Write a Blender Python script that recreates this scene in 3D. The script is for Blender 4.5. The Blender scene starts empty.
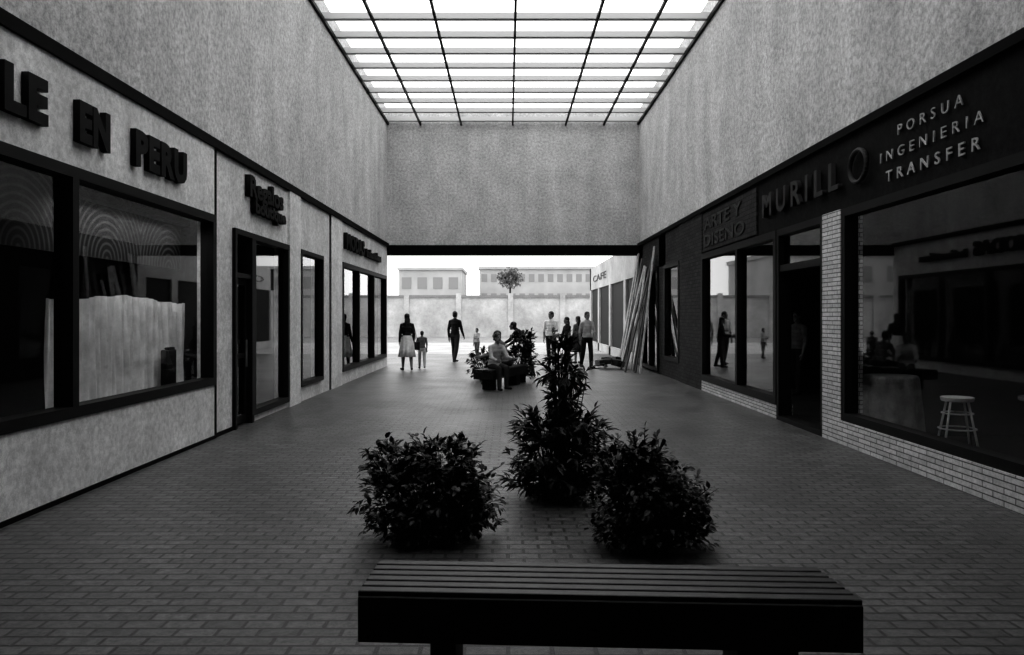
import bpy, bmesh, math, random
from mathutils import Vector, Matrix, Euler
random.seed(7)
SC=bpy.context.scene
COL=SC.collection
XL=-3.87; XR=4.2; YE=25.0

# ------------------------------------------------------------------ materials
def grain(nt,tc,scale=14):
    n=nt.nodes.new('ShaderNodeTexNoise'); n.inputs['Scale'].default_value=scale; n.inputs['Detail'].default_value=8; n.inputs['Roughness'].default_value=.92
    nt.links.new(tc.outputs['Object'],n.inputs['Vector']); return n
def mat(name,g,rough=.8,spec=.3,noise=0.0,scale=8,fine=0.0,bump=0.0,metal=0.0,gs=14,streak=0.0):
    m=bpy.data.materials.new(name); m.use_nodes=True
    nt=m.node_tree; b=nt.nodes['Principled BSDF']
    b.inputs['Base Color'].default_value=(g,g,g,1)
    b.inputs['Roughness'].default_value=rough
    b.inputs['Specular IOR Level'].default_value=spec
    b.inputs['Metallic'].default_value=metal
    if noise or fine or bump:
        tc=nt.nodes.new('ShaderNodeTexCoord')
        n1=nt.nodes.new('ShaderNodeTexNoise'); n1.inputs['Scale'].default_value=scale; n1.inputs['Detail'].default_value=6
        nt.links.new(tc.outputs['Object'],n1.inputs['Vector'])
        n2=grain(nt,tc,gs)
        r1=nt.nodes.new('ShaderNodeMapRange'); r1.inputs[1].default_value=.3; r1.inputs[2].default_value=.7
        r1.inputs[3].default_value=g*(1-noise); r1.inputs[4].default_value=g*(1+noise)
        r2=nt.nodes.new('ShaderNodeMapRange'); r2.inputs[1].default_value=.41; r2.inputs[2].default_value=.59
        r2.inputs[3].default_value=1-fine; r2.inputs[4].default_value=1+fine
        nt.links.new(n1.outputs['Fac'],r1.inputs[0]); nt.links.new(n2.outputs['Fac'],r2.inputs[0])
        mu=nt.nodes.new('ShaderNodeMath'); mu.operation='MULTIPLY'
        nt.links.new(r1.outputs[0],mu.inputs[0]); nt.links.new(r2.outputs[0],mu.inputs[1])
        last=mu.outputs[0]
        if streak:
            mp=nt.nodes.new('ShaderNodeMapping'); mp.inputs['Scale'].default_value=(1.6,1.6,.35)
            n3=nt.nodes.new('ShaderNodeTexNoise'); n3.inputs['Scale'].default_value=1.0; n3.inputs['Detail'].default_value=7
            nt.links.new(tc.outputs['Object'],mp.inputs[0]); nt.links.new(mp.outputs[0],n3.inputs['Vector'])
            r3=nt.nodes.new('ShaderNodeMapRange'); r3.inputs[1].default_value=.32; r3.inputs[2].default_value=.68
            r3.inputs[3].default_value=1-streak; r3.inputs[4].default_value=1+streak
            nt.links.new(n3.outputs['Fac'],r3.inputs[0])
            mu2=nt.nodes.new('ShaderNodeMath'); mu2.operation='MULTIPLY'
            nt.links.new(last,mu2.inputs[0]); nt.links.new(r3.outputs[0],mu2.inputs[1]); last=mu2.outputs[0]
        nt.links.new(last,b.inputs['Base Color'])
        if bump:
            bp=nt.nodes.new('ShaderNodeBump'); bp.inputs['Strength'].default_value=bump; bp.inputs['Distance'].default_value=.02
            nt.links.new(n2.outputs['Fac'],bp.inputs['Height']); nt.links.new(bp.outputs[0],b.inputs['Normal'])
    return m
def brickmat(name,c1,c2,mort,w,h,rough,spec,axis='XY',msize=.008,fine=.3,bump=.4,coarse=.0):
    m=bpy.data.materials.new(name); m.use_nodes=True
    nt=m.node_tree; b=nt.nodes['Principled BSDF']
    b.inputs['Specular IOR Level'].default_value=spec
    tc=nt.nodes.new('ShaderNodeTexCoord')
    vec=tc.outputs['Object']
    if axis!='XY':
        sx=nt.nodes.new('ShaderNodeSeparateXYZ'); cb=nt.nodes.new('ShaderNodeCombineXYZ')
        ad=nt.nodes.new('ShaderNodeMath'); ad.operation='ADD'
        nt.links.new(vec,sx.inputs[0]); nt.links.new(sx.outputs[0],ad.inputs[0]); nt.links.new(sx.outputs[1],ad.inputs[1])
        nt.links.new(ad.outputs[0],cb.inputs[0]); nt.links.new(sx.outputs[2],cb.inputs[1]); vec=cb.outputs[0]
    br=nt.nodes.new('ShaderNodeTexBrick')
    br.inputs['Scale'].default_value=1; br.inputs['Brick Width'].default_value=w; br.inputs['Row Height'].default_value=h
    br.inputs['Mortar Size'].default_value=msize; br.inputs['Mortar Smooth'].default_value=.3
    br.inputs['Color1'].default_value=(c1,c1,c1,1); br.inputs['Color2'].default_value=(c2,c2,c2,1); br.inputs['Mortar'].default_value=(mort,mort,mort,1)
    nt.links.new(vec,br.inputs['Vector'])
    n2=grain(nt,tc,16)
    n3=nt.nodes.new('ShaderNodeTexNoise'); n3.inputs['Scale'].default_value=.7; n3.inputs['Detail'].default_value=4
    nt.links.new(tc.outputs['Object'],n3.inputs['Vector'])
    r2=nt.nodes.new('ShaderNodeMapRange'); r2.inputs[1].default_value=.41; r2.inputs[2].default_value=.59
    r2.inputs[3].default_value=1-fine; r2.inputs[4].default_value=1+fine
    nt.links.new(n2.outputs['Fac'],r2.inputs[0])
    r3=nt.nodes.new('ShaderNodeMapRange'); r3.inputs[1].default_value=.3; r3.inputs[2].default_value=.7
    r3.inputs[3].default_value=1-coarse; r3.inputs[4].default_value=1+coarse
    nt.links.new(n3.outputs['Fac'],r3.inputs[0])
    mm=nt.nodes.new('ShaderNodeMath'); mm.operation='MULTIPLY'
    nt.links.new(r2.outputs[0],mm.inputs[0]); nt.links.new(r3.outputs[0],mm.inputs[1])
    mx=nt.nodes.new('ShaderNodeVectorMath'); mx.operation='SCALE'
    nt.links.new(br.outputs['Color'],mx.inputs[0]); nt.links.new(mm.outputs[0],mx.inputs['Scale'])
    nt.links.new(mx.outputs[0],b.inputs['Base Color'])
    rr=nt.nodes.new('ShaderNodeMapRange'); rr.inputs[1].default_value=.3; rr.inputs[2].default_value=.7
    rr.inputs[3].default_value=rough-.05; rr.inputs[4].default_value=rough+.08
    nt.links.new(n3.outputs['Fac'],rr.inputs[0]); nt.links.new(rr.outputs[0],b.inputs['Roughness'])
    iv=nt.nodes.new('ShaderNodeMath'); iv.operation='SUBTRACT'
    nt.links.new(n2.outputs['Fac'],iv.inputs[0]); nt.links.new(br.outputs['Fac'],iv.inputs[1])
    bp=nt.nodes.new('ShaderNodeBump'); bp.inputs['Strength'].default_value=bump; bp.inputs['Distance'].default_value=.006
    nt.links.new(iv.outputs[0],bp.inputs['Height']); nt.links.new(bp.outputs[0],b.inputs['Normal'])
    return m
def glassmat(name,tr=.8):
    m=bpy.data.materials.new(name); m.use_nodes=True
    nt=m.node_tree; nt.nodes.clear()
    o=nt.nodes.new('ShaderNodeOutputMaterial'); mx=nt.nodes.new('ShaderNodeMixShader')
    t=nt.nodes.new('ShaderNodeBsdfTransparent'); t.inputs[0].default_value=(tr,tr,tr,1)
    g=nt.nodes.new('ShaderNodeBsdfGlossy'); g.inputs['Roughness'].default_value=.02; g.inputs[0].default_value=(.9,.9,.9,1)
    lw=nt.nodes.new('ShaderNodeLayerWeight'); lw.inputs[0].default_value=.5
    p=nt.nodes.new('ShaderNodeMath'); p.operation='POWER'; p.inputs[1].default_value=4.5
    k=nt.nodes.new('ShaderNodeMath'); k.operation='MULTIPLY_ADD'; k.inputs[1].default_value=.95; k.inputs[2].default_value=.05
    nt.links.new(lw.outputs['Facing'],p.inputs[0]); nt.links.new(p.outputs[0],k.inputs[0])
    nt.links.new(k.outputs[0],mx.inputs[0]); nt.links.new(t.outputs[0],mx.inputs[1]); nt.links.new(g.outputs[0],mx.inputs[2])
    nt.links.new(mx.outputs[0],o.inputs[0]); return m
M={}
M['stucco']=mat('stucco_wall',.46,.95,.1,noise=.12,scale=1.6,fine=.40,bump=.3,streak=.12)
M['facade']=mat('painted_facade',.64,.85,.2,noise=.12,scale=2.5,fine=.28,bump=.2,streak=.12)
M['pier']=mat('pier_plaster',.58,.85,.2,noise=.14,scale=3,fine=.28,bump=.2,streak=.1)
M['metal']=mat('dark_metal',.004,.6,.12)
M['trim']=mat('trim_metal',.003,.8,.06)
M['darkwall']=brickmat('dark_brick',.016,.03,.006,.24,.08,.8,.15,axis='W',fine=.6)
M['darkfascia']=mat('dark_fascia',.006,.8,.08,noise=.3,scale=6,fine=.6)
M['ltbrick']=brickmat('light_thin_brick',.62,.48,.10,.30,.055,.8,.2,axis='W',msize=.007,fine=.25)
M['floor']=brickmat('paver_floor',.055,.10,.010,.21,.105,.40,.42,msize=.012,fine=.6,bump=.6,coarse=.2)
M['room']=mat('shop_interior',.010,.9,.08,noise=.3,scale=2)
M['glass']=glassmat('shop_glass',.8)
M['sign']=mat('sign_letter_black',.004,.7,.1)
M['signgrey']=mat('sign_letter_grey',.018,.6,.2)
M['signwhite']=mat('sign_letter_white',.36,.6,.3,noise=.4,scale=9)
M['beam']=mat('skylight_beam_paint',.46,.8,.2)
M['cloth']=mat('white_cloth',.75,.9,.1,noise=.2,scale=5,fine=.1)
M['greycloth']=mat('grey_cloth',.2,.9,.1,noise=.3,scale=5,fine=.2)
M['wood']=mat('bench_wood_dark',.006,.6,.2,noise=.5,scale=14,fine=.5)
M['slat']=mat('bench_slat_worn',.018,.45,.35,noise=.5,scale=10,fine=.6)
M['board']=mat('timber_board',.40,.8,.2,noise=.35,scale=4,fine=.3)
M['board2']=mat('timber_board_dark',.06,.8,.2,noise=.35,scale=4,fine=.3)
M['concrete']=mat('concrete',.2,.9,.2,noise=.3,scale=6,fine=.3,bump=.3)
M['pave']=mat('pale_pavement',.36,.9,.2,noise=.2,scale=.6,fine=.3)
M['asphalt']=mat('street_asphalt',.22,.9,.2,noise=.2,scale=1,fine=.3)
M['white']=mat('white_building',.40,.9,.2,noise=.15,scale=.4)
M['pale']=mat('pale_building',.40,.9,.2,noise=.25,scale=.6,fine=.15,gs=3)
M['cope']=mat('wall_coping',.2,.9,.2,noise=.15,scale=1,fine=.2)
M['greywin']=mat('distant_window',.24,.5,.3)
M['leaf']=mat('shrub_leaf',.006,.5,.35,noise=.55,scale=18)
M['leaf2']=mat('shrub_leaf_light',.022,.45,.45,noise=.5,scale=18)
M['stem']=mat('shrub_stem',.02,.8,.2)
M['treeleaf']=mat('tree_leaf',.16,.8,.2)
M['skin']=mat('skin_tone',.16,.6,.3); M['hair']=mat('dark_hair',.005,.5,.4); M['eye']=mat('eye_dark',.01,.2,.5)
M['lip']=mat('lip_tone',.07,.5,.3)
for k,g in (('cl_black',.007),('cl_dark',.02),('cl_mid',.10),('cl_light',.34),('cl_white',.66),('shoe',.01)):
    M[k]=mat(k+'_fabric',g,.85,.2,noise=.25,scale=9)
m=bpy.data.materials.new('skylight_glazing'); m.use_nodes=True; nt=m.node_tree; nt.nodes.clear()
o=nt.nodes.new('ShaderNodeOutputMaterial'); t=nt.nodes.new('ShaderNodeBsdfTransparent'); t.inputs[0].default_value=(.97,.97,.97,1)
nt.links.new(t.outputs[0],o.inputs[0]); M['skyglaz']=m
m=bpy.data.materials.new('arc_pattern_drape'); m.use_nodes=True; nt=m.node_tree; b=nt.nodes['Principled BSDF']
tc=nt.nodes.new('ShaderNodeTexCoord'); mp=nt.nodes.new('ShaderNodeVectorMath'); mp.operation='MODULO'; 
mp2=nt.nodes.new('ShaderNodeVectorMath'); mp2.operation='SUBTRACT'; mp2.inputs[1].default_value=(0,.75,2.2)
mp.inputs[1].default_value=(100,1.5,100)
nt.links.new(tc.outputs['Object'],mp.inputs[0]); nt.links.new(mp.outputs[0],mp2.inputs[0])
sp=nt.nodes.new('ShaderNodeVectorMath'); sp.operation='MULTIPLY'; sp.inputs[1].default_value=(0,1,1); nt.links.new(mp2.outputs[0],sp.inputs[0])
ln=nt.nodes.new('ShaderNodeVectorMath'); ln.operation='LENGTH'; nt.links.new(sp.outputs[0],ln.inputs[0])
ms=nt.nodes.new('ShaderNodeMath'); ms.operation='MULTIPLY'; ms.inputs[1].default_value=85; nt.links.new(ln.outputs['Value'],ms.inputs[0])
si=nt.nodes.new('ShaderNodeMath'); si.operation='SINE'; nt.links.new(ms.outputs[0],si.inputs[0])
mr=nt.nodes.new('ShaderNodeMapRange'); mr.inputs[1].default_value=0; mr.inputs[2].default_value=1; mr.inputs[3].default_value=.003; mr.inputs[4].default_value=.035
nt.links.new(si.outputs[0],mr.inputs[0]); nt.links.new(mr.outputs[0],b.inputs['Base Color']); b.inputs['Roughness'].default_value=.9
b.inputs['Specular IOR Level'].default_value=.1
M['arc']=m

# ------------------------------------------------------------------ helpers
def link(o,parent=None):
    COL.objects.link(o)
    if parent: o.parent=parent
    return o
def empty(name,loc=(0,0,0),rz=0):
    e=bpy.data.objects.new(name,None); e.location=loc; e.rotation_euler=(0,0,rz); e.empty_display_size=.2
    return link(e)
def finish(bm,name,mats,parent=None,loc=None,rot=None,smooth=False,bevel=0):
    me=bpy.data.meshes.new(name); 
    bmesh.ops.recalc_face_normals(bm,faces=bm.faces[:]) if bm.faces and not name.startswith('foliage') else None
    bm.to_mesh(me); bm.free()
    for mm in (mats if isinstance(mats,(list,tuple)) else [mats]): me.materials.append(mm)
    if smooth:
        for p in me.polygons: p.use_smooth=True
    o=bpy.data.objects.new(name,me)
    if loc: o.location=loc
    if rot: o.rotation_euler=rot
    link(o,parent)
    if bevel:
        bv=o.modifiers.new('bevel','BEVEL'); bv.width=bevel; bv.segments=2; bv.limit_method='ANGLE'
    return o
def abox(bm,x0,x1,y0,y1,z0,z1,mi=0,M4=None):
    r=bmesh.ops.create_cube(bm,size=1)
    T=Matrix.Translation(((x0+x1)/2,(y0+y1)/2,(z0+z1)/2))@Matrix.Diagonal((abs(x1-x0),abs(y1-y0),abs(z1-z0),1))
    if M4 is not None: T=M4@T
    bmesh.ops.transform(bm,matrix=T,verts=r['verts'])
    for f in {f for v in r['verts'] for f in v.link_faces}: f.material_index=mi
def boxes(name,lst,mats,parent=None,bevel=0,loc=None,rz=0):
    bm=bmesh.new()
    for b in lst: abox(bm,*b[:6],mi=(b[6] if len(b)>6 else 0))
    return finish(bm,name,mats,parent,loc=loc,rot=(0,0,rz) if rz else None,bevel=bevel)
def tube(bm,p0,p1,r0,r1,n=10,mi=0,caps=True):
    p0=Vector(p0);p1=Vector(p1); d=p1-p0; L=d.length
    q=d.to_track_quat('Z','Y').to_matrix().to_4x4()
    r=bmesh.ops.create_cone(bm,cap_ends=caps,segments=n,radius1=r0,radius2=max(r1,1e-4),depth=L)
    bmesh.ops.transform(bm,matrix=Matrix.Translation((p0+p1)/2)@q,verts=r['verts'])
    for f in {f for v in r['verts'] for f in v.link_faces}: f.material_index=mi
def ell(bm,c,rad,mi=0,sub=2,M4=None):
    r=bmesh.ops.create_icosphere(bm,subdivisions=sub,radius=1)
    T=Matrix.Translation(c)@(M4 if M4 is not None else Matrix())@Matrix.Diagonal((*rad,1))
    bmesh.ops.transform(bm,matrix=T,verts=r['verts'])
    for f in {f for v in r['verts'] for f in v.link_faces}: f.material_index=mi
def text(name,s,size,loc,side,mt,parent=None,ext=.03,off=0.0,spacing=1.0,length=None):
    cu=bpy.data.curves.new(name,'FONT'); cu.body=s; cu.size=size; cu.extrude=ext; cu.offset=off; cu.space_character=spacing
    cu.resolution_u=3
    tmp=bpy.data.objects.new(name+'_t',cu); COL.objects.link(tmp)
    dg=bpy.context.evaluated_depsgraph_get(); dg.update()
    me=bpy.data.meshes.new_from_object(tmp.evaluated_get(dg)); bpy.data.objects.remove(tmp)
    if length:
        xs=[v.co.x for v in me.vertices]; k=length/(max(xs)-min(xs)); x0=min(xs)
        for v in me.vertices: v.co.x=(v.co.x-x0)*k
    me.materials.clear(); me.materials.append(mt)
    o=bpy.data.objects.new(name,me); o.location=loc
    o.rotation_euler=((math.pi/2,0,math.pi/2) if side=='L' else (math.pi/2,0,-math.pi/2))
    return link(o,parent)

# ------------------------------------------------------------------ shell
boxes('floor',[(XL-4.3,XR+4.3,-7,33,-.2,0)],M['floor'])
boxes('ground_pavement',[(-70,70,33,47,-.2,-.01)],M['pave'])
boxes('street_ground',[(-70,70,47,130,-.2,-.03),(-70,XL-4.3,25,33,-.2,-.02),(XR+4.3,70,25,33,-.2,-.02)],M['asphalt'])
ZT=7.72
boxes('wall_left',[(XL-.4,XL,-7,YE+.3,3.86,ZT+.5)],M['stucco'])
boxes('wall_right',[(XR,XR+.4,-7,YE+.3,3.86,ZT+.5)],M['stucco'])
boxes('wall_far',[(XL,XR,YE,YE+.3,3.87,ZT+.5)],M['stucco'])
boxes('wall_back',[(XL-4.3,XR+4.3,-7.3,-7,0,ZT+.5)],M['stucco'])
boxes('trim_1',[(XL-.05,XL+.06,-7,YE,3.80,3.92)],M['trim'])
boxes('trim_2',[(XR-.06,XR+.05,-7,YE,3.82,3.92)],M['trim'])
boxes('trim_3',[(XL-.3,XR+.3,YE-.06,YE+.3,3.55,3.87)],M['trim'])
SK0=4.0
boxes('front_shade_ceiling',[(XL-.4,XR+.4,-7,SK0,ZT+.2,ZT+.5)],M['stucco'])  # unseen slab, its length set to darken the front floor and walls
lp=[(-7,3.4,0,3.80),(-7,10.22,2.92,3.80),(3.4,10.22,0,.70)]
boxes('wall_shop_left',[(XL-.22,XL+.03,a,b,c,d) for a,b,c,d in lp],M['facade'])
lp2=[(10.26,10.94,0,3.80),(10.94,13.66,2.84,3.80),(11.75,13.66,0,.10),(13.66,14.45,0,3.80),(14.45,16.2,2.84,3.80),(14.45,16.2,0,.28),
 (16.2,18.1,0,3.80),(18.1,24.6,2.86,3.80),(18.1,24.6,0,.30),(24.6,25.0,0,3.80)]
boxes('wall_shop_left_2',[(XL-.22,XL,a,b,c,d) for a,b,c,d in lp2],M['pier'])
boxes('trim_4',[(XL-.02,XL+.045,13.7,14.4,.0,3.80),(XL-.02,XL+.03,17.0,18.08,0,3.80)],M['facade'])
boxes('trim_5',[(XL-.01,XL+.036,10.2,10.27,.0,3.80),(XL-.01,XL+.012,16.9,17.0,0,3.80)],M['trim'])
boxes('baseboard_left',[(XL+.0,XL+.05,-7,10.22,0,.04),(XL,XL+.03,10.26,10.94,0,.05)],M['trim'])
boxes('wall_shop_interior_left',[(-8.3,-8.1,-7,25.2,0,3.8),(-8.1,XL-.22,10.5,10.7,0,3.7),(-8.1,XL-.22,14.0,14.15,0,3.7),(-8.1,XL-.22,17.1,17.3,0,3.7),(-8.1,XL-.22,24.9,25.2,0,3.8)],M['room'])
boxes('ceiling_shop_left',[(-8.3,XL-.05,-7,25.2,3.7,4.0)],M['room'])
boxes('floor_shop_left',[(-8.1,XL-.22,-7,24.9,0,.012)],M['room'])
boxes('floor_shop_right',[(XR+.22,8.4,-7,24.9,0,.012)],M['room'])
boxes('wall_shop_right',[(XR-.0,XR+.22,-7,16.8,2.93,3.82),(XR,XR+.22,-7,5.9,.3,3.82)],M['darkfascia'])
boxes('wall_shop_right_2',[(XR-.03,XR+.22,16.8,19.0,0,3.82),(XR,XR+.22,19,25.0,2.95,3.8),(XR,XR+.22,19,20.8,0,.45),(XR,XR+.22,20.8,21.7,0,3.8),(XR,XR+.22,24.3,25,0,3.8)],M['darkwall'])
boxes('wall_brick_base_right',[(XR-.06,XR+.22,-7,9.72,0,.30),(XR-.06,XR+.22,9.72,10.28,0,2.93),(XR-.03,XR+.22,12.1,16.8,0,.23)],M['ltbrick'])
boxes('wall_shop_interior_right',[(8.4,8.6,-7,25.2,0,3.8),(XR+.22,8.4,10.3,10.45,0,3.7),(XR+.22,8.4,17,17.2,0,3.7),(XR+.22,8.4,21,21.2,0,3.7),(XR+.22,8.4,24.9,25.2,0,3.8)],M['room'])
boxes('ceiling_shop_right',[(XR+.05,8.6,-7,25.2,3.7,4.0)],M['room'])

WN=[0]
def window(side,y0,y1,z0,z1,mull=(),t=.08):
    WN[0]+=1
    e=empty(f'window_{WN[0]}',(XL if side=='L' else XR,(y0+y1)/2,z0))
    s=1 if side=='L' else -1
    bx=[]
    a,b=y0-(y0+y1)/2,y1-(y0+y1)/2; H=z1-z0
    d0,d1=(-.12*s,.05*s)
    bx+=[(d0,d1,a,a+t,0,H),(d0,d1,b-t,b,0,H),(d0,d1,a+t,b-t,0,t),(d0,d1,a+t,b-t,H-t,H)]
    for mm in mull:
        mm-= (y0+y1)/2
        bx.append((d0,d1,mm-t*.5,mm+t*.5,t,H-t))
    boxes('frame',bx,M['metal'],e)
    bm=bmesh.new()
    vs=[bm.verts.new(v) for v in ((-.04*s,a+t*.5,t*.5),(-.04*s,b-t*.5,t*.5),(-.04*s,b-t*.5,H-t*.5),(-.04*s,a+t*.5,H-t*.5))]
    bm.faces.new(vs); finish(bm,'glass',M['glass'],e)
    return e
window('L',3.4,10.22,.70,2.92,(6.9,),t=.10)
window('L',11.75,13.66,.10,2.84,(),t=.09)
window('L',14.45,16.2,.28,2.84,(),t=.08)
window('L',18.1,24.6,.30,2.86,(20.1,22.3),t=.11)
window('R',5.9,9.72,.30,2.93,(),t=.10)
window('R',12.1,16.8,.23,2.93,(14.2,),t=.12)
window('R',19,20.8,.45,2.95,(),t=.1)
window('R',21.7,24.3,.05,2.95,(23,),t=.1)
d=empty('door_1',(XL,11.34,0))
boxes('frame',[(-.12,.05,-.40,-.32,0,2.84),(-.12,.05,.32,.41,0,2.84),(-.12,.05,-.32,.32,2.76,2.84),(-.1,.03,-.32,.32,2.15,2.22)],M['metal'],d)
boxes('leaf',[(-.08,-.04,-.32,-.25,0.02,2.15),(-.08,-.04,.25,.32,0.02,2.15),(-.08,-.04,-.25,.25,.02,.14),(-.08,-.04,-.25,.25,2.06,2.15),(-.08,-.04,-.25,.25,.98,1.05)],M['metal'],d)
bm=bmesh.new(); tube(bm,(.0,.2,.85),(.0,.2,1.25),.014,.014); finish(bm,'handle',M['cl_mid'],d)
boxes('glass',[(-.065,-.055,-.25,.25,.14,2.06)],M['glass'],d)
d=empty('door_2',(XR,11.2,0))
boxes('frame',[(-.04,.16,-.92,-.80,0,2.93),(-.04,.16,.80,.90,0,2.93),(-.04,.16,-.8,.8,2.83,2.93),(-.02,.14,-.8,.8,2.28,2.38),(-.04,.3,-.8,.8,0,.07)],M['metal'],d)
lf=boxes('leaf',[(-.02,.02,0,.09,.09,2.26),(-.02,.02,.70,.78,.09,2.26),(-.02,.02,.09,.70,.09,.32),(-.02,.02,.09,.70,2.15,2.26),(-.02,.02,.09,.70,1.0,1.1)],M['metal'],d,loc=(.12,-.78,0),rz=math.radians(-38))
boxes('transom_glass',[(.05,.055,-.8,.8,2.38,2.83)],M['glass'],d)

# ------------------------------------------------------------------ skylight
sk=empty('skylight',(0,0,ZT))
bx=[]; y=YE-.25
while y>SK0:
    bx.append((XL,XR,y-.07,y+.07,.06,.19)); y-=1.06
boxes('cross_beams',bx,M['beam'],sk)
boxes('glazing_bars',[(x-.025,x+.025,SK0,YE,-.02,.05) for x in (-2.8,-1.5,.15,1.85,3.07)],M['metal'],sk)
boxes('edge_beams',[(XL,XL+.06,SK0,YE,.0,.08),(XR-.06,XR,SK0,YE,.0,.08)],M['metal'],sk)
bm=bmesh.new(); vs=[bm.verts.new(v) for v in ((XL,SK0,.3),(XR,SK0,.3),(XR,YE,.3),(XL,YE,.3))]; bm.faces.new(vs); finish(bm,'glazing',M['skyglaz'],sk)

# ------------------------------------------------------------------ signs
s=empty('shop_sign',(XL+.035,0,0))
text('letters_1','LE',.47,(.03,5.85,3.18),'L',M['sign'],s,ext=.03,off=.027,spacing=1.15,length=.56)
text('letters_2','EN',.46,(.03,6.88,3.17),'L',M['sign'],s,ext=.03,off=.027,spacing=1.1,length=.53)
text('letters_3','PERU',.47,(.03,7.92,3.16),'L',M['sign'],s,ext=.03,off=.027,spacing=1.15,length=1.26)
s=empty('shop_sign',(XL,0,0))
text('script_1','Regalos',.42,(.05,11.45,3.38),'L',M['sign'],s,ext=.04,off=.015,length=1.7)
text('script_2','boutique',.28,(.05,11.7,3.16),'L',M['sign'],s,ext=.04,off=.012,length=1.6)
s=empty('shop_sign',(XL,0,0))
text('letters_1','MODAS',.5,(.05,18.3,3.2),'L',M['sign'],s,ext=.04,off=.02,length=2.3)
text('letters_2','infantiles',.32,(.05,20.9,3.2),'L',M['sign'],s,ext=.04,off=.012,length=2.4)
s=empty('shop_sign',(XR,0,0))
text('line_1','PORSUA',.16,(-.02,8.36,3.54),'R',M['signwhite'],s,ext=.006,off=-.001,spacing=1.8,length=1.2)
text('line_2','INGENIERIA',.16,(-.02,8.75,3.31),'R',M['signwhite'],s,ext=.006,off=-.001,spacing=1.8,length=1.9)
text('line_3','TRANSFER',.17,(-.02,8.62,3.08),'R',M['signwhite'],s,ext=.006,off=.001,spacing=1.8,length=1.72)
s=empty('shop_sign',(XR,0,0))
text('letters_1','MURILL',.50,(-.05,12.65,3.2),'R',M['signgrey'],s,ext=.03,off=.01,spacing=1.5,length=2.9)
bm=bmesh.new()
for k in range(28):
    a0=k/28*2*math.pi;a1=(k+1)/28*2*math.pi
    tube(bm,(-.05,9.25+.22*math.cos(a0),3.38+.19*math.sin(a0)),(-.05,9.25+.22*math.cos(a1),3.38+.19*math.sin(a1)),.028,.028,8)
finish(bm,'letter_o',M['signgrey'],s)
s=empty('shop_sign',(XR,0,0))
text('line_1','ARTE Y',.34,(-.03,16.5,3.42),'R',M['signgrey'],s,ext=.02,off=.005,length=2.6)
text('line_2','DISENO',.34,(-.03,16.5,3.06),'R',M['signgrey'],s,ext=.02,off=.005,length=2.8)
boxes('panel',[(-.03,-.005,13.1,16.7,2.97,3.76)],M['darkwall'],s)

# ------------------------------------------------------------------ shop contents
bm=bmesh.new(); prev=None; N=150; RC=random.Random(3); xx=0
for i in range(N+1):
    y=7.0+(10.08-7.0)*i/N
    xx+=RC.uniform(.5,1.6)
    x=-.30+.022*math.sin(xx)+.016*math.sin(i*.37)
    top=1.79-.03*math.sin(i*.05+1)-.008*math.sin(i*.23+.6)
    cur=[bm.verts.new((XL+x+.012*math.sin(i*.9+k),y,.03+(top-.03)*k/7)) for k in range(8)]
    if prev:
        for k in range(7): bm.faces.new((prev[k],cur[k],cur[k+1],prev[k+1]))
    prev=cur
finish(bm,'window_curtain',M['cloth'],smooth=True)
boxes('window_valance',[(XL-.40,XL-.37,3.5,10.1,2.2,2.95)],M['arc'])
boxes('speaker_box',[(XL-.21,XL-.13,9.15,9.42,.705,1.2),(XL-.19,XL-.125,9.2,9.37,1.2,1.23)],M['metal'],bevel=.015)
e=empty('display_shelf',(0,0,0))
boxes('shelves',[(-5.6,-5.1,12.1,13.5,z,z+.04) for z in (.35,.8,1.25,1.7)]+[(-5.6,-5.56,12.1,13.5,.012,1.75),(-5.15,-5.1,12.1,12.15,.012,1.7),(-5.15,-5.1,13.45,13.5,.012,1.7)],M['board'],e)
bm=bmesh.new()
for i in range(12):
    y=12.2+random.random()*1.15; z=random.choice((.39,.84,1.29)); r=.05+random.random()*.05; h=.12+random.random()*.2
    tube(bm,(-5.3,y,z),(-5.3,y,z+h),r,r*.6,12)
finish(bm,'pottery',M['cloth'],e)
def stool(loc,h=.64):
    e=empty('bar_stool',loc)
    bm=bmesh.new(); tube(bm,(0,0,h-.05),(0,0,h),.17,.18,24); finish(bm,'seat',M['cloth'],e,bevel=.01)
    bm=bmesh.new()
    for k in range(4):
        a=k*math.pi/2+.5; tube(bm,(.13*math.cos(a),.13*math.sin(a),h-.05),(.26*math.cos(a),.26*math.sin(a),0),.013,.013,8)
    for rr,zz in ((.2,.27),(.165,.45)):
        for k in range(20):
            a0=k/20*2*math.pi;a1=(k+1)/20*2*math.pi
            tube(bm,(rr*math.cos(a0),rr*math.sin(a0),zz),(rr*math.cos(a1),rr*math.sin(a1),zz),.009,.009,6)
    finish(bm,'legs',M['cloth'],e,smooth=True)
    return e
stool((5.27,9.15,0.012)); 
def draped_table(loc,r,h,mt):
    e=empty('draped_table',loc); bm=bmesh.new(); n=72; rings=[]
    for (rr,zz,w) in ((.02,h,0),(r*.6,h,0),(r,h,0),(r*1.03,h-.03,.01),(r*1.1,h*.5,.03),(r*1.15,.02,.05)):
        rings.append([bm.verts.new(((rr+w*math.sin(k/n*2*math.pi*9))*math.cos(k/n*2*math.pi),(rr+w*math.sin(k/n*2*math.pi*9))*math.sin(k/n*2*math.pi),zz)) for k in range(n)])
    bm.faces.new(rings[0])
    for a,b in zip(rings,rings[1:]):
        for k in range(n): bm.faces.new((a[k],a[(k+1)%n],b[(k+1)%n],b[k]))
    finish(bm,'cloth',mt,e,smooth=True); return e
draped_table((4.83,9.85,0.012),.31,.84,M['greycloth'])
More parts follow.
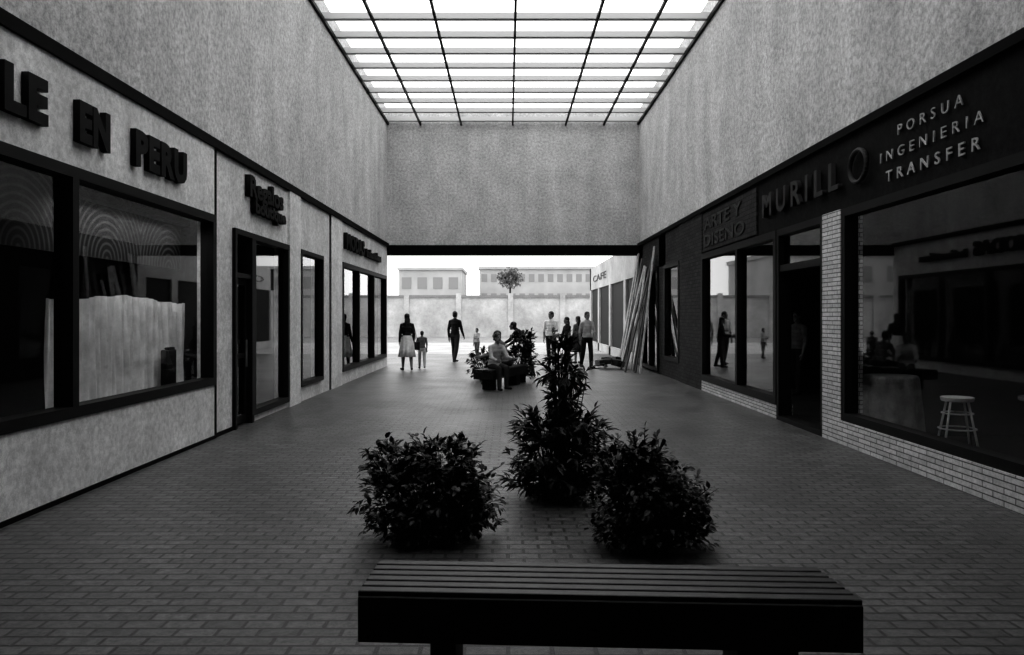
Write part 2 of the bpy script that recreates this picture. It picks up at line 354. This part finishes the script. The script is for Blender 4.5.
t=empty('round_table',(5.7,7.9,0.012)); bm=bmesh.new(); tube(bm,(0,0,.72),(0,0,.75),.45,.45,32); tube(bm,(0,0,.03),(0,0,.72),.035,.035,12); tube(bm,(0,0,0),(0,0,.03),.25,.2,24); finish(bm,'table',M['cl_mid'],t)
def drape(name,x,y0,y1,z0,z1,mt,amp=.05):
    bm=bmesh.new(); prev=None; N=int((y1-y0)*30)
    for i in range(N+1):
        y=y0+(y1-y0)*i/N; cur=[bm.verts.new((x+amp*math.sin(i*.8+k*.15),y,z0+(z1-z0)*k/4)) for k in range(5)]
        if prev:
            for k in range(4): bm.faces.new((prev[k],cur[k],cur[k+1],prev[k+1]))
        prev=cur
    return finish(bm,name,mt,smooth=True)
drape('hanging_drape',8.2,8.3,10.2,.02,2.7,M['cl_dark'])

# ------------------------------------------------------------------ benches
def bench(loc,rz):
    e=empty('slatted_bench',loc,rz); L=2.07; bx=[]
    n=6; W=.43; w=W/n
    for k in range(n):
        y0=-W/2+k*w; bx.append((-L/2,L/2-.008*k,y0+.008,y0+w-.008,.40,.45))
    boxes('seat_slats',bx,M['slat'],e,bevel=.006)
    boxes('apron',[(-L/2+.004,L/2-.004,-W/2-.012,-W/2+.03,.24,.43),(-L/2+.004,L/2-.06,W/2-.035,W/2+.008,.24,.40),(-L/2+.01,-L/2+.05,-W/2+.03,W/2-.035,.24,.395),(L/2-.09,L/2-.05,-W/2+.03,W/2-.035,.24,.395)],M['wood'],e,bevel=.006)
    boxes('legs',[(-.74,-.63,-.15,.15,0,.39),(.55,.80,-.15,.15,0,.39)],M['wood'],e,bevel=.01)
    return e
bench((.415,3.42,0),math.radians(-3.0))
bench((-.15,17.6,0),math.radians(68))

# ------------------------------------------------------------------ plants
def leaf(bm,base,d,up,L,W,mi):
    d=d.normalized(); s=d.cross(up); 
    if s.length<.05: s=d.orthogonal()
    s.normalize(); n=s.cross(d).normalized()
    p=lambda a,b,c: bm.verts.new(base+d*(a*L)+s*(b*W)+n*(c*L))
    v0=p(0,0,0); v1=p(.3,.38,.06); v2=p(.3,-.38,.06); v3=p(.62,.34,.02); v4=p(.62,-.34,.02); v5=p(1,0,-.16); vc=p(.32,0,-.0); vd=p(.64,0,-.04)
    for f in ((v0,vc,v1),(v0,v2,vc),(vc,vd,v3,v1),(vc,v2,v4,vd),(vd,v5,v3),(vd,v4,v5)):
        fc=bm.faces.new(f); fc.material_index=mi
def shrub(name,loc,blobs,L,W,dens,rnd=1):
    R=random.Random(rnd); e=empty(name,loc); bm=bmesh.new(); sb=bmesh.new()
    for (cx,cy,cz,rx,ry,rz,droop) in blobs:
        n=int(dens*(rx*ry+ry*rz+rx*rz)*3)
        ns=int(14+30*rx)
        for i in range(ns):
            a=R.random()*6.283; u=R.random()*.9; q=math.sqrt(R.random())
            tip=Vector((cx+rx*q*math.cos(a)*.9,cy+ry*q*math.sin(a)*.9,cz+rz*u*math.sqrt(max(0,1-q*q*.8))))
            b0=Vector((cx*.5+R.uniform(-.08,.08),cy*.5+R.uniform(-.08,.08),0)); mid=(b0+tip)/2+Vector((0,0,.05))
            tube(sb,b0,mid,.010,.007,6); tube(sb,mid,tip,.007,.003,6)
            if i%2==0:
                dr=(tip-Vector((cx,cy,cz-.1))).normalized(); tp=tip+dr*R.uniform(.04,.15)
                tube(sb,tip,tp,.004,.002,5)
                for k in range(7): leaf(bm,tip.lerp(tp,k/6),dr+Vector((R.uniform(-1,1),R.uniform(-1,1),R.uniform(-.5,.5))),Vector((0,0,1)),L*R.uniform(.7,1.1),W*R.uniform(.7,1.1),0)
        for i in range(n):
            v=Vector((R.gauss(0,1),R.gauss(0,1),R.gauss(0,1))).normalized()
            rr=R.uniform(.5,1.0)*(1+.18*math.sin(v.x*9+rnd)*math.cos(v.y*7+v.z*8+rnd)+R.uniform(-.04,.10))
            p=Vector((cx+v.x*rx*rr,cy+v.y*ry*rr,max(.03,cz+v.z*rz*rr)))
            dd=Vector((v.x,v.y,v.z*.5+droop))+Vector((R.uniform(-.8,.8),R.uniform(-.8,.8),R.uniform(-.6,.6)))
            for k in range(3):
                d2=dd+Vector((R.uniform(-.8,.8),R.uniform(-.8,.8),R.uniform(-.5,.4)))
                leaf(bm,p+Vector((R.uniform(-.02,.02),R.uniform(-.02,.02),R.uniform(-.02,.02))),d2,Vector((R.uniform(-.4,.4),R.uniform(-.4,.4),1)),L*R.uniform(.7,1.25),W*R.uniform(.7,1.2),1 if R.random()<.2 else 0)
    for v in bm.verts:
        if v.co.z<.004: v.co.z=.004
    finish(bm,'foliage',[M['leaf'],M['leaf2']],e); finish(sb,'stems',M['stem'],e)
    return e
shrub('leafy_shrub',(-.58,5.66,0.0),[(0,0,.31,.48,.38,.28,0),(.02,-.02,.12,.46,.36,.11,0),(-.28,.05,.50,.18,.2,.17,.2),(.1,.05,.54,.3,.25,.17,.2),(.28,0,.25,.22,.25,.22,0)],.06,.042,660,rnd=3)
shrub('leafy_shrub',(.96,5.45,0.0),[(0,0,.33,.38,.36,.29,0),(.04,-.02,.12,.42,.36,.11,0),(-.16,.05,.54,.18,.22,.17,.2),(.20,0,.30,.24,.25,.24,0),(.0,.1,.56,.18,.2,.16,.3)],.06,.042,660,rnd=8)
tall=shrub('tall_leafy_shrub',(.44,6.9,0.0),[(0,0,.34,.42,.4,.32,0),(0,0,.14,.42,.36,.13,0),(-.10,0,.62,.28,.28,.13,.1),(.17,0,.6,.24,.25,.14,.1),(.04,0,.85,.14,.14,.11,-.2),(.06,0,1.07,.22,.18,.08,-.5),(.02,0,1.24,.10,.1,.12,.8)],.11,.042,300,rnd=5)
bm=bmesh.new(); tube(bm,(0,0,0),(.02,0,.8),.025,.015,8); tube(bm,(.02,0,.8),(.0,0,1.34),.015,.006,8); finish(bm,'trunk',M['stem'],tall)
shrub('leafy_shrub',(.3,18.9,0),[(0,0,.5,.4,.35,.45,0),(.1,0,.95,.25,.22,.3,.2)],.14,.08,130,rnd=9)
shrub('leafy_shrub',(-.62,19.4,0),[(0,0,.4,.35,.3,.38,0)],.14,.08,130,rnd=12)

# ------------------------------------------------------------------ people
def cap(bm,p0,p1,r0,r1,sx=1,sy=1):
    p0=Vector(p0);p1=Vector(p1)
    tube(bm,p0,p1,r0,r1,14)
    for p,r in ((p0,r0),(p1,r1)): ell(bm,p,(r,r,r),sub=2)
def evalmesh(bm,vox,sm=4):
    me=bpy.data.meshes.new('t'); bm.to_mesh(me); bm.free(); o=bpy.data.objects.new('t',me); COL.objects.link(o)
    r=o.modifiers.new('r','REMESH'); r.mode='VOXEL'; r.voxel_size=vox; r.use_smooth_shade=True
    s=o.modifiers.new('s','SMOOTH'); s.iterations=sm; s.factor=.5
    dg=bpy.context.evaluated_depsgraph_get(); dg.update()
    out=bpy.data.meshes.new_from_object(o.evaluated_get(dg)); bpy.data.objects.remove(o)
    return out
def segd(p,a,b):
    ab=b-a; t=max(0,min(1,(p-a).dot(ab)/max(ab.length_squared,1e-9))); return (p-(a+ab*t)).length
def person(name,loc,heading,height=1.7,legs=((8,5),(-8,8)),arms=((5,12),(-5,12)),top='cl_dark',bottom='cl_dark',sleeve='long',skirt=None,hair='short',lean=0,headturn=0,seated=False,female=False,bag=False):
    S=height/1.72
    segs=[]; bm=bmesh.new()
    sw=.18 if not female else .16
    rx=lambda a:(math.sin(math.radians(a)),-math.cos(math.radians(a)))
    ln=math.radians(lean)
    def T(x,y,z):
        yy=y*math.cos(ln)+(z-.93)*math.sin(ln); zz=.93+(z-.93)*math.cos(ln)-y*math.sin(ln); return Vector((x,yy,zz))
    hipw=.165 if not female else .17
    wz=.158 if not female else .14
    for (z,ax,ay) in ((.90,hipw,.115),(.97,hipw+.003,.12),(1.03,hipw-.002,.12),(1.12,wz,.112),(1.20,wz+.003,.112),(1.29,.168,.115),(1.37,sw-.02,.095)):
        ell(bm,T(0,0,z),(ax,ay,.09)); 
    segs+= [(T(0,0,.86),T(0,0,.90),.15,'bottom'),(T(0,0,1.0),T(0,0,1.36),.155,'top'),(T(-sw+.02,0,1.38),T(sw-.02,0,1.38),.06,'top')]
    cap(bm,T(-sw+.015,0,1.375),T(0,-.01,1.43),.055,.055); cap(bm,T(sw-.015,0,1.375),T(0,-.01,1.43),.055,.055)
    cap(bm,T(0,-.01,1.40),T(0,.01,1.52),.055,.05); segs.append((T(0,-.01,1.455),T(0,.01,1.52),.05,'skin'))
    hands=[]
    tr=0 if skirt else .014
    for i,sd in enumerate((-1,1)):
        h,k=legs[i]; hip=Vector((sd*.088,0,.92)); fy,fz=rx(h); knee=hip+Vector((sd*.012,fy*.43,fz*.43))
        fy,fz=rx(h-k); ank=knee+Vector((sd*.0,fy*.41,fz*.41)); 
        cap(bm,hip,knee,.092,.056+tr); cap(bm,knee,knee.lerp(ank,.35),.056+tr,.058+tr*.8); cap(bm,knee.lerp(ank,.35),ank,.058+tr*.8,.036+tr*1.3)
        segs+=[(hip,knee,.07,'bottom'),(knee,ank,.05+tr,'shin')]
        toe=ank+Vector((sd*.03,.17,-.045 if k<30 or seated else -.1)); heel=ank+Vector((0,-.04,-.045))
        cap(bm,heel,toe,.036,.03); cap(bm,ank,(heel+toe)/2,.038,.036); segs+=[(heel,toe,.045,'shoe'),(ank+Vector((0,0,-.03)),ank+Vector((0,0,-.04)),.05,'shoe')]
        a,ek=arms[i]; sh=T(sd*sw,0,1.375); fy,fz=rx(a+lean*0); el=sh+Vector((sd*.04,fy*.28,fz*.28)); fy,fz=rx(a+ek); wr=el+Vector((-sd*.005,fy*.25,fz*.25))
        st=.012 if sleeve=='long' else 0
        cap(bm,sh,el,.057,.044+st*.5); cap(bm,el,wr,.041+st*.6,.027+st*.6)
        segs+=[(sh,el,.048,'top'),(el,wr,.038,'sleeve')]
        hands.append((wr,Vector((0,fy,fz)).normalized(),sd))
    hc=T(0,.02,1.60)
    HR=Matrix.Rotation(math.radians(headturn),4,'Z')
    P=lambda x,y,z: hc+(HR@Vector((x,y,z)))
    ell(bm,P(0,-.01,.03),(.075,.095,.09),M4=HR); ell(bm,P(0,.02,-.03),(.058,.07,.085),M4=HR)
    cap(bm,P(0,.088,.012),P(0,.105,-.022),.009,.014); ell(bm,P(0,.07,-.095),(.025,.022,.02))
    for sd in (-1,1): ell(bm,P(sd*.076,-.005,-.01),(.012,.022,.032),M4=HR)
    segs.append((P(0,0,.06),P(0,0,-.09),.08,'skin'))
    me=evalmesh(bm,.013,3)
    out=bmesh.new(); out.from_mesh(me)
    names=['skin',top,bottom,'shoe','hair','eye','lip',skirt or bottom]
    lab={'skin':0,'top':1,'bottom':2,'shoe':3,'shin':0 if skirt else 2,'sleeve':1 if sleeve=='long' else 0}
    if skirt: lab['bottom']=7
    for f in out.faces:
        c=f.calc_center_median(); best=min(segs,key=lambda s:segd(c,s[0],s[1])-s[2]); f.material_index=lab[best[3]]; f.smooth=True
    def addmesh(me,mi):
        n0=len(out.faces); out.from_mesh(me); out.faces.ensure_lookup_table()
        for f in out.faces[n0:]: f.material_index=mi; f.smooth=True
    hb=bmesh.new()
    ell(hb,P(0,-.022,.045),(.087,.100,.090),M4=HR); ell(hb,P(0,-.05,-.01),(.080,.064,.085),M4=HR)
    if hair=='long':
        ell(hb,P(0,-.07,-.10),(.095,.055,.12),M4=HR); ell(hb,P(0,-.08,-.19),(.085,.045,.10),M4=HR)
    addmesh(evalmesh(hb,.012,2),4)
    for sd in (-1,1):
        fb=bmesh.new(); ell(fb,P(sd*.03,.083,.008),(.012,.008,.007),M4=HR); cap(fb,P(sd*.018,.09,.026),P(sd*.044,.08,.027),.004,.003)
        t=bpy.data.meshes.new('e'); fb.to_mesh(t); fb.free(); addmesh(t,5)
    fb=bmesh.new(); ell(fb,P(0,.083,-.058),(.022,.01,.007),M4=HR); t=bpy.data.meshes.new('e'); fb.to_mesh(t); fb.free(); addmesh(t,6)
    for wr,dr,sd in hands:
        hb=bmesh.new(); fw=Vector((0,-dr.z,dr.y)); ins=Vector((-sd,0,0))
        pc=wr+dr*.05
        ell(hb,pc,(.020,.040,.052),M4=Vector((0,0,1)).rotation_difference(dr).to_matrix().to_4x4())
        cap(hb,wr-dr*.02,wr+dr*.02,.025,.023)
        for j,(o,l) in enumerate(((.030,.068),(.011,.078),(-.010,.072),(-.030,.055))):
            b0=pc+dr*.038+fw*o; b1=b0+dr*l*.5+ins*.006; b2=b1+dr*l*.45+ins*.022
            cap(hb,b0,b1,.0088,.008); cap(hb,b1,b2,.008,.0065)
        b0=pc-dr*.02+fw*.03; b1=b0+dr*.035+fw*.022+ins*.01; b2=b1+dr*.032+fw*.004+ins*.008
        cap(hb,b0,b1,.012,.010); cap(hb,b1,b2,.010,.008)
        addmesh(evalmesh(hb,.0055,1),0)
    if skirt:
        n=48; rings=[]
        prof=((1.06,.148,.118,0),(.97,.175,.132,.002),(.85,.20,.165,.008),(.65,.225,.195,.016),(.42,.26,.235,.024),(.415,.245,.22,.024))
        for z,ax,ay,w in prof:
            rings.append([out.verts.new(((ax+w*math.sin(k/n*2*math.pi*10))*math.cos(k/n*2*math.pi),(ay+w*math.sin(k/n*2*math.pi*10))*math.sin(k/n*2*math.pi),z)) for k in range(n)])
        for a,b in zip(rings,rings[1:]):
            for k in range(n):
                f=out.faces.new((a[k],a[(k+1)%n],b[(k+1)%n],b[k])); f.material_index=7; f.smooth=True
    if bag:
        abox(out,.26,.36,-.14,.16,.62,.86,mi=3)
        tube(out,(.31,-.1,.86),(.2,0,1.42),.008,.008,6,mi=3); tube(out,(.31,.1,.86),(.2,0,1.42),.008,.008,6,mi=3)
    zmin=min(v.co.z for v in out.verts)
    for v in out.verts: v.co.z-=zmin; v.co*=S
    me=bpy.data.meshes.new(name); out.to_mesh(me); out.free()
    for nme in names: me.materials.append(M[nme])
    o=bpy.data.objects.new(name,me); o.location=(loc[0],loc[1],loc[2] if len(loc)>2 else 0); o.rotation_euler=(0,0,math.radians(heading)); link(o)
    return o
px=lambda x,d:(x-508)*d/780
person('woman_in_skirt',(px(407,23),23),20,1.68,top='cl_black',skirt='cl_white',hair='long',female=True,sleeve='long',legs=((10,6),(-9,8)),arms=((8,20),(-10,15)),bag=True)
person('child',(px(422,23.8),23.8),10,1.15,top='cl_mid',bottom='cl_light',sleeve='short',legs=((10,4),(-12,14)),arms=((12,20),(-10,10)))
person('walking_man',(px(455,27),27),-25,1.78,top='cl_black',bottom='cl_dark',legs=((12,8),(-9,12)),arms=((-10,14),(12,24)))
person('child',(px(477,29.5),29.5),150,1.15,top='cl_light',bottom='cl_mid',sleeve='short',female=True,legs=((9,5),(-7,9)),arms=((30,60),(0,10)))
person('standing_man',(px(551,25.5),25.5),160,1.76,top='cl_white',bottom='cl_dark',sleeve='short',arms=((15,75),(0,15)),headturn=-25)
person('standing_woman',(px(568,24.3),24.3),115,1.58,top='cl_black',bottom='cl_dark',hair='long',female=True,arms=((20,60),(15,70)),lean=4)
person('walking_man',(px(587,24),24),-160,1.74,top='cl_light',bottom='cl_black',sleeve='short',legs=((9,6),(-8,12)),arms=((12,25),(-10,12)))
person('standing_woman',(px(578,26.4),26.4),40,1.6,top='cl_mid',skirt='cl_dark',hair='long',female=True,legs=((3,3),(-2,3)))
rz=math.radians(68)
def onbench(t,off): return (-.15+math.cos(rz)*t-math.sin(rz)*off,17.6+math.sin(rz)*t+math.cos(rz)*off,0)
person('seated_woman',onbench(-.45,-.02),68+180-40,1.62,top='cl_light',bottom='cl_dark',hair='short',female=True,seated=True,legs=((86,88),(84,80)),arms=((35,50),(30,50)),lean=14,sleeve='long')
person('seated_man',onbench(.35,.0),68,1.7,top='cl_mid',bottom='cl_black',seated=True,legs=((86,88),(84,84)),arms=((30,50),(35,45)),lean=22)
person('bending_man',(px(527,20.6),20.6),70,1.6,top='cl_black',bottom='cl_dark',legs=((12,12),(-6,10)),arms=((35,25),(28,30)),lean=38)
person('shopper',(5.9,15.9,.012),120,1.7,top='cl_mid',bottom='cl_black',sleeve='short')

# ------------------------------------------------------------------ leaning boards + clutter
e=empty('leaning_boards',(0,0,0)); bm=bmesh.new(); R=random.Random(2)
for k in range(11):
    y=21.6+k*.3; foot=3.45+R.uniform(-.15,.2); H=3.3+R.uniform(-.6,.35); w=R.uniform(.12,.24)
    tilt=math.asin(min(.9,(XR-.1-foot)/H)); 
    Mx=Matrix.Translation((foot,y,0.01))@Matrix.Rotation(R.uniform(-.12,.06),4,'X')@Matrix.Rotation(tilt,4,'Y')
    abox(bm,0,.035,-w/2,w/2,.0,H,mi=R.choice((0,0,1)),M4=Mx)
finish(bm,'planks',[M['board'],M['board2']],e)
bm=bmesh.new()
for k in range(14):
    s=R.uniform(.1,.3); abox(bm,-s/2,s/2,-s/2,s/2,0,s*.6,mi=R.choice((0,1)),M4=Matrix.Translation((3.1+R.uniform(-.4,.3),23.8+R.uniform(-.5,.5),R.uniform(0.04,.25)))@Euler((R.uniform(-.3,.3),R.uniform(-.3,.3),R.random()*3)).to_matrix().to_4x4())
finish(bm,'debris',[M['cl_dark'],M['concrete']],e)

# ------------------------------------------------------------------ outside
e=empty('annex_building',(XR,0,0))
boxes('walls',[(0,4.4,25.3,25.9,0,4.0),(0,.25,25.9,40,2.9,4.0),(0,.25,27.9,28.4,0,2.9),(0,.25,32,32.5,0,2.9),(0,.25,36,36.5,0,2.9),(0,4.4,39.5,40,0,4.0),(.25,4.4,25.9,39.5,3.7,4.0),(4.2,4.4,25.9,39.5,0,3.7),(0,.25,25.9,39.5,0,.35)],M['pale'],e)
boxes('windows',[(.08,.12,25.9,39.5,.35,2.9)],M['metal'],e)
text('sign_text','CAFE',.42,(-.02,38.3,3.25),'R',M['cl_mid'],e,ext=.01,length=5)
bx=[(-60,60,60,60.4,-.03,3.0,0)]+[(-60+4*k,-59.6+4*k,59.85,60.0,-.03,3.35,0) for k in range(30)]+[(-60,60,59.9,60.45,3.0,3.2,1)]
boxes('boundary_wall',bx,[M['pale'],M['cope']])
def building(x0,x1,y0,y1,h,rows,cols,mt,name='distant_building'):
    e=empty(name,((x0+x1)/2,y0,0)); w=x1-x0
    boxes('walls',[(-w/2,w/2,0,y1-y0,0,h),(-w/2-.2,w/2+.2,-.3,y1-y0,h,h+.35)],mt,e)
    bx=[]
    for r in range(rows):
        for c in range(cols):
            cx=-w/2+(c+.5)*w/cols; z=h*(r+.35)/rows; bx.append((cx-w/cols*.3,cx+w/cols*.3,-.05,.02,z,z+h/rows*.4))
    boxes('windows',bx,M['greywin'],e)
building(-34,-13,64,76,6.5,2,7,M['white'])
building(-4,12,110,120,8.2,3,12,M['white'])
building(14,40,90,100,7,2,8,M['white'])
building(-14,-6,100,112,7.5,2,4,M['white'])
e=empty('street_tree',(.2,72,0)); bm=bmesh.new(); tube(bm,(0,0,0),(0,0,4.4),.14,.08,8); finish(bm,'trunk',M['stem'],e)
bm=bmesh.new(); R=random.Random(6)
for k in range(900):
    v=Vector((R.gauss(0,1),R.gauss(0,1),R.gauss(0,1))).normalized()*R.uniform(.3,1)
    leaf(bm,Vector((v.x*1.25,v.y*1.2,5.1+v.z*.95)),Vector((R.uniform(-1,1),R.uniform(-1,1),R.uniform(-1,1))),Vector((0,0,1)),.3,.2,0)
finish(bm,'foliage',M['treeleaf'],e)

# ------------------------------------------------------------------ added fill lights inside the shops, with made-up housings
def fill_lamp(x,y,z,sx,sy,W):
    e=empty('added_fill_lamp',(x,y,z))
    boxes('fill_housing',[(-sx/2-.03,sx/2+.03,-sy/2-.03,sy/2+.03,.01,.08)],M['metal'],e)
    l=bpy.data.lights.new('fill_light','AREA'); l.shape='RECTANGLE'; l.size=sx; l.size_y=sy; l.energy=W
    o=bpy.data.objects.new('fill_light',l); link(o,e)
fill_lamp(XL-.20,8.5,2.72,.06,2.6,22)  # added fill to brighten the window curtain
fill_lamp(6.0,8.6,3.55,.3,1.2,8)  # added fill so the stool shows in the right shop

# ------------------------------------------------------------------ world, camera
w=bpy.data.worlds.new('overcast'); SC.world=w; w.use_nodes=True
nt=w.node_tree; bg=nt.nodes['Background']; bg.inputs[0].default_value=(1,1,1,1); bg.inputs[1].default_value=2.25
cam=bpy.data.cameras.new('camera'); co=bpy.data.objects.new('camera',cam); COL.objects.link(co)
co.location=(0,0,1.6); co.rotation_euler=(math.pi/2,0,0); cam.sensor_width=36; cam.lens=780/1024*36
cam.shift_x=4/1024; cam.shift_y=-11.5/1024; cam.clip_start=.05; cam.clip_end=400
SC.camera=co
try:
    SC.view_settings.view_transform='Standard'; SC.view_settings.look='None'
    for lk in ('Medium High Contrast','Standard - Medium High Contrast'):
        try: SC.view_settings.look=lk; break
        except Exception as ex: print(ex)
except Exception as ex: print(ex)
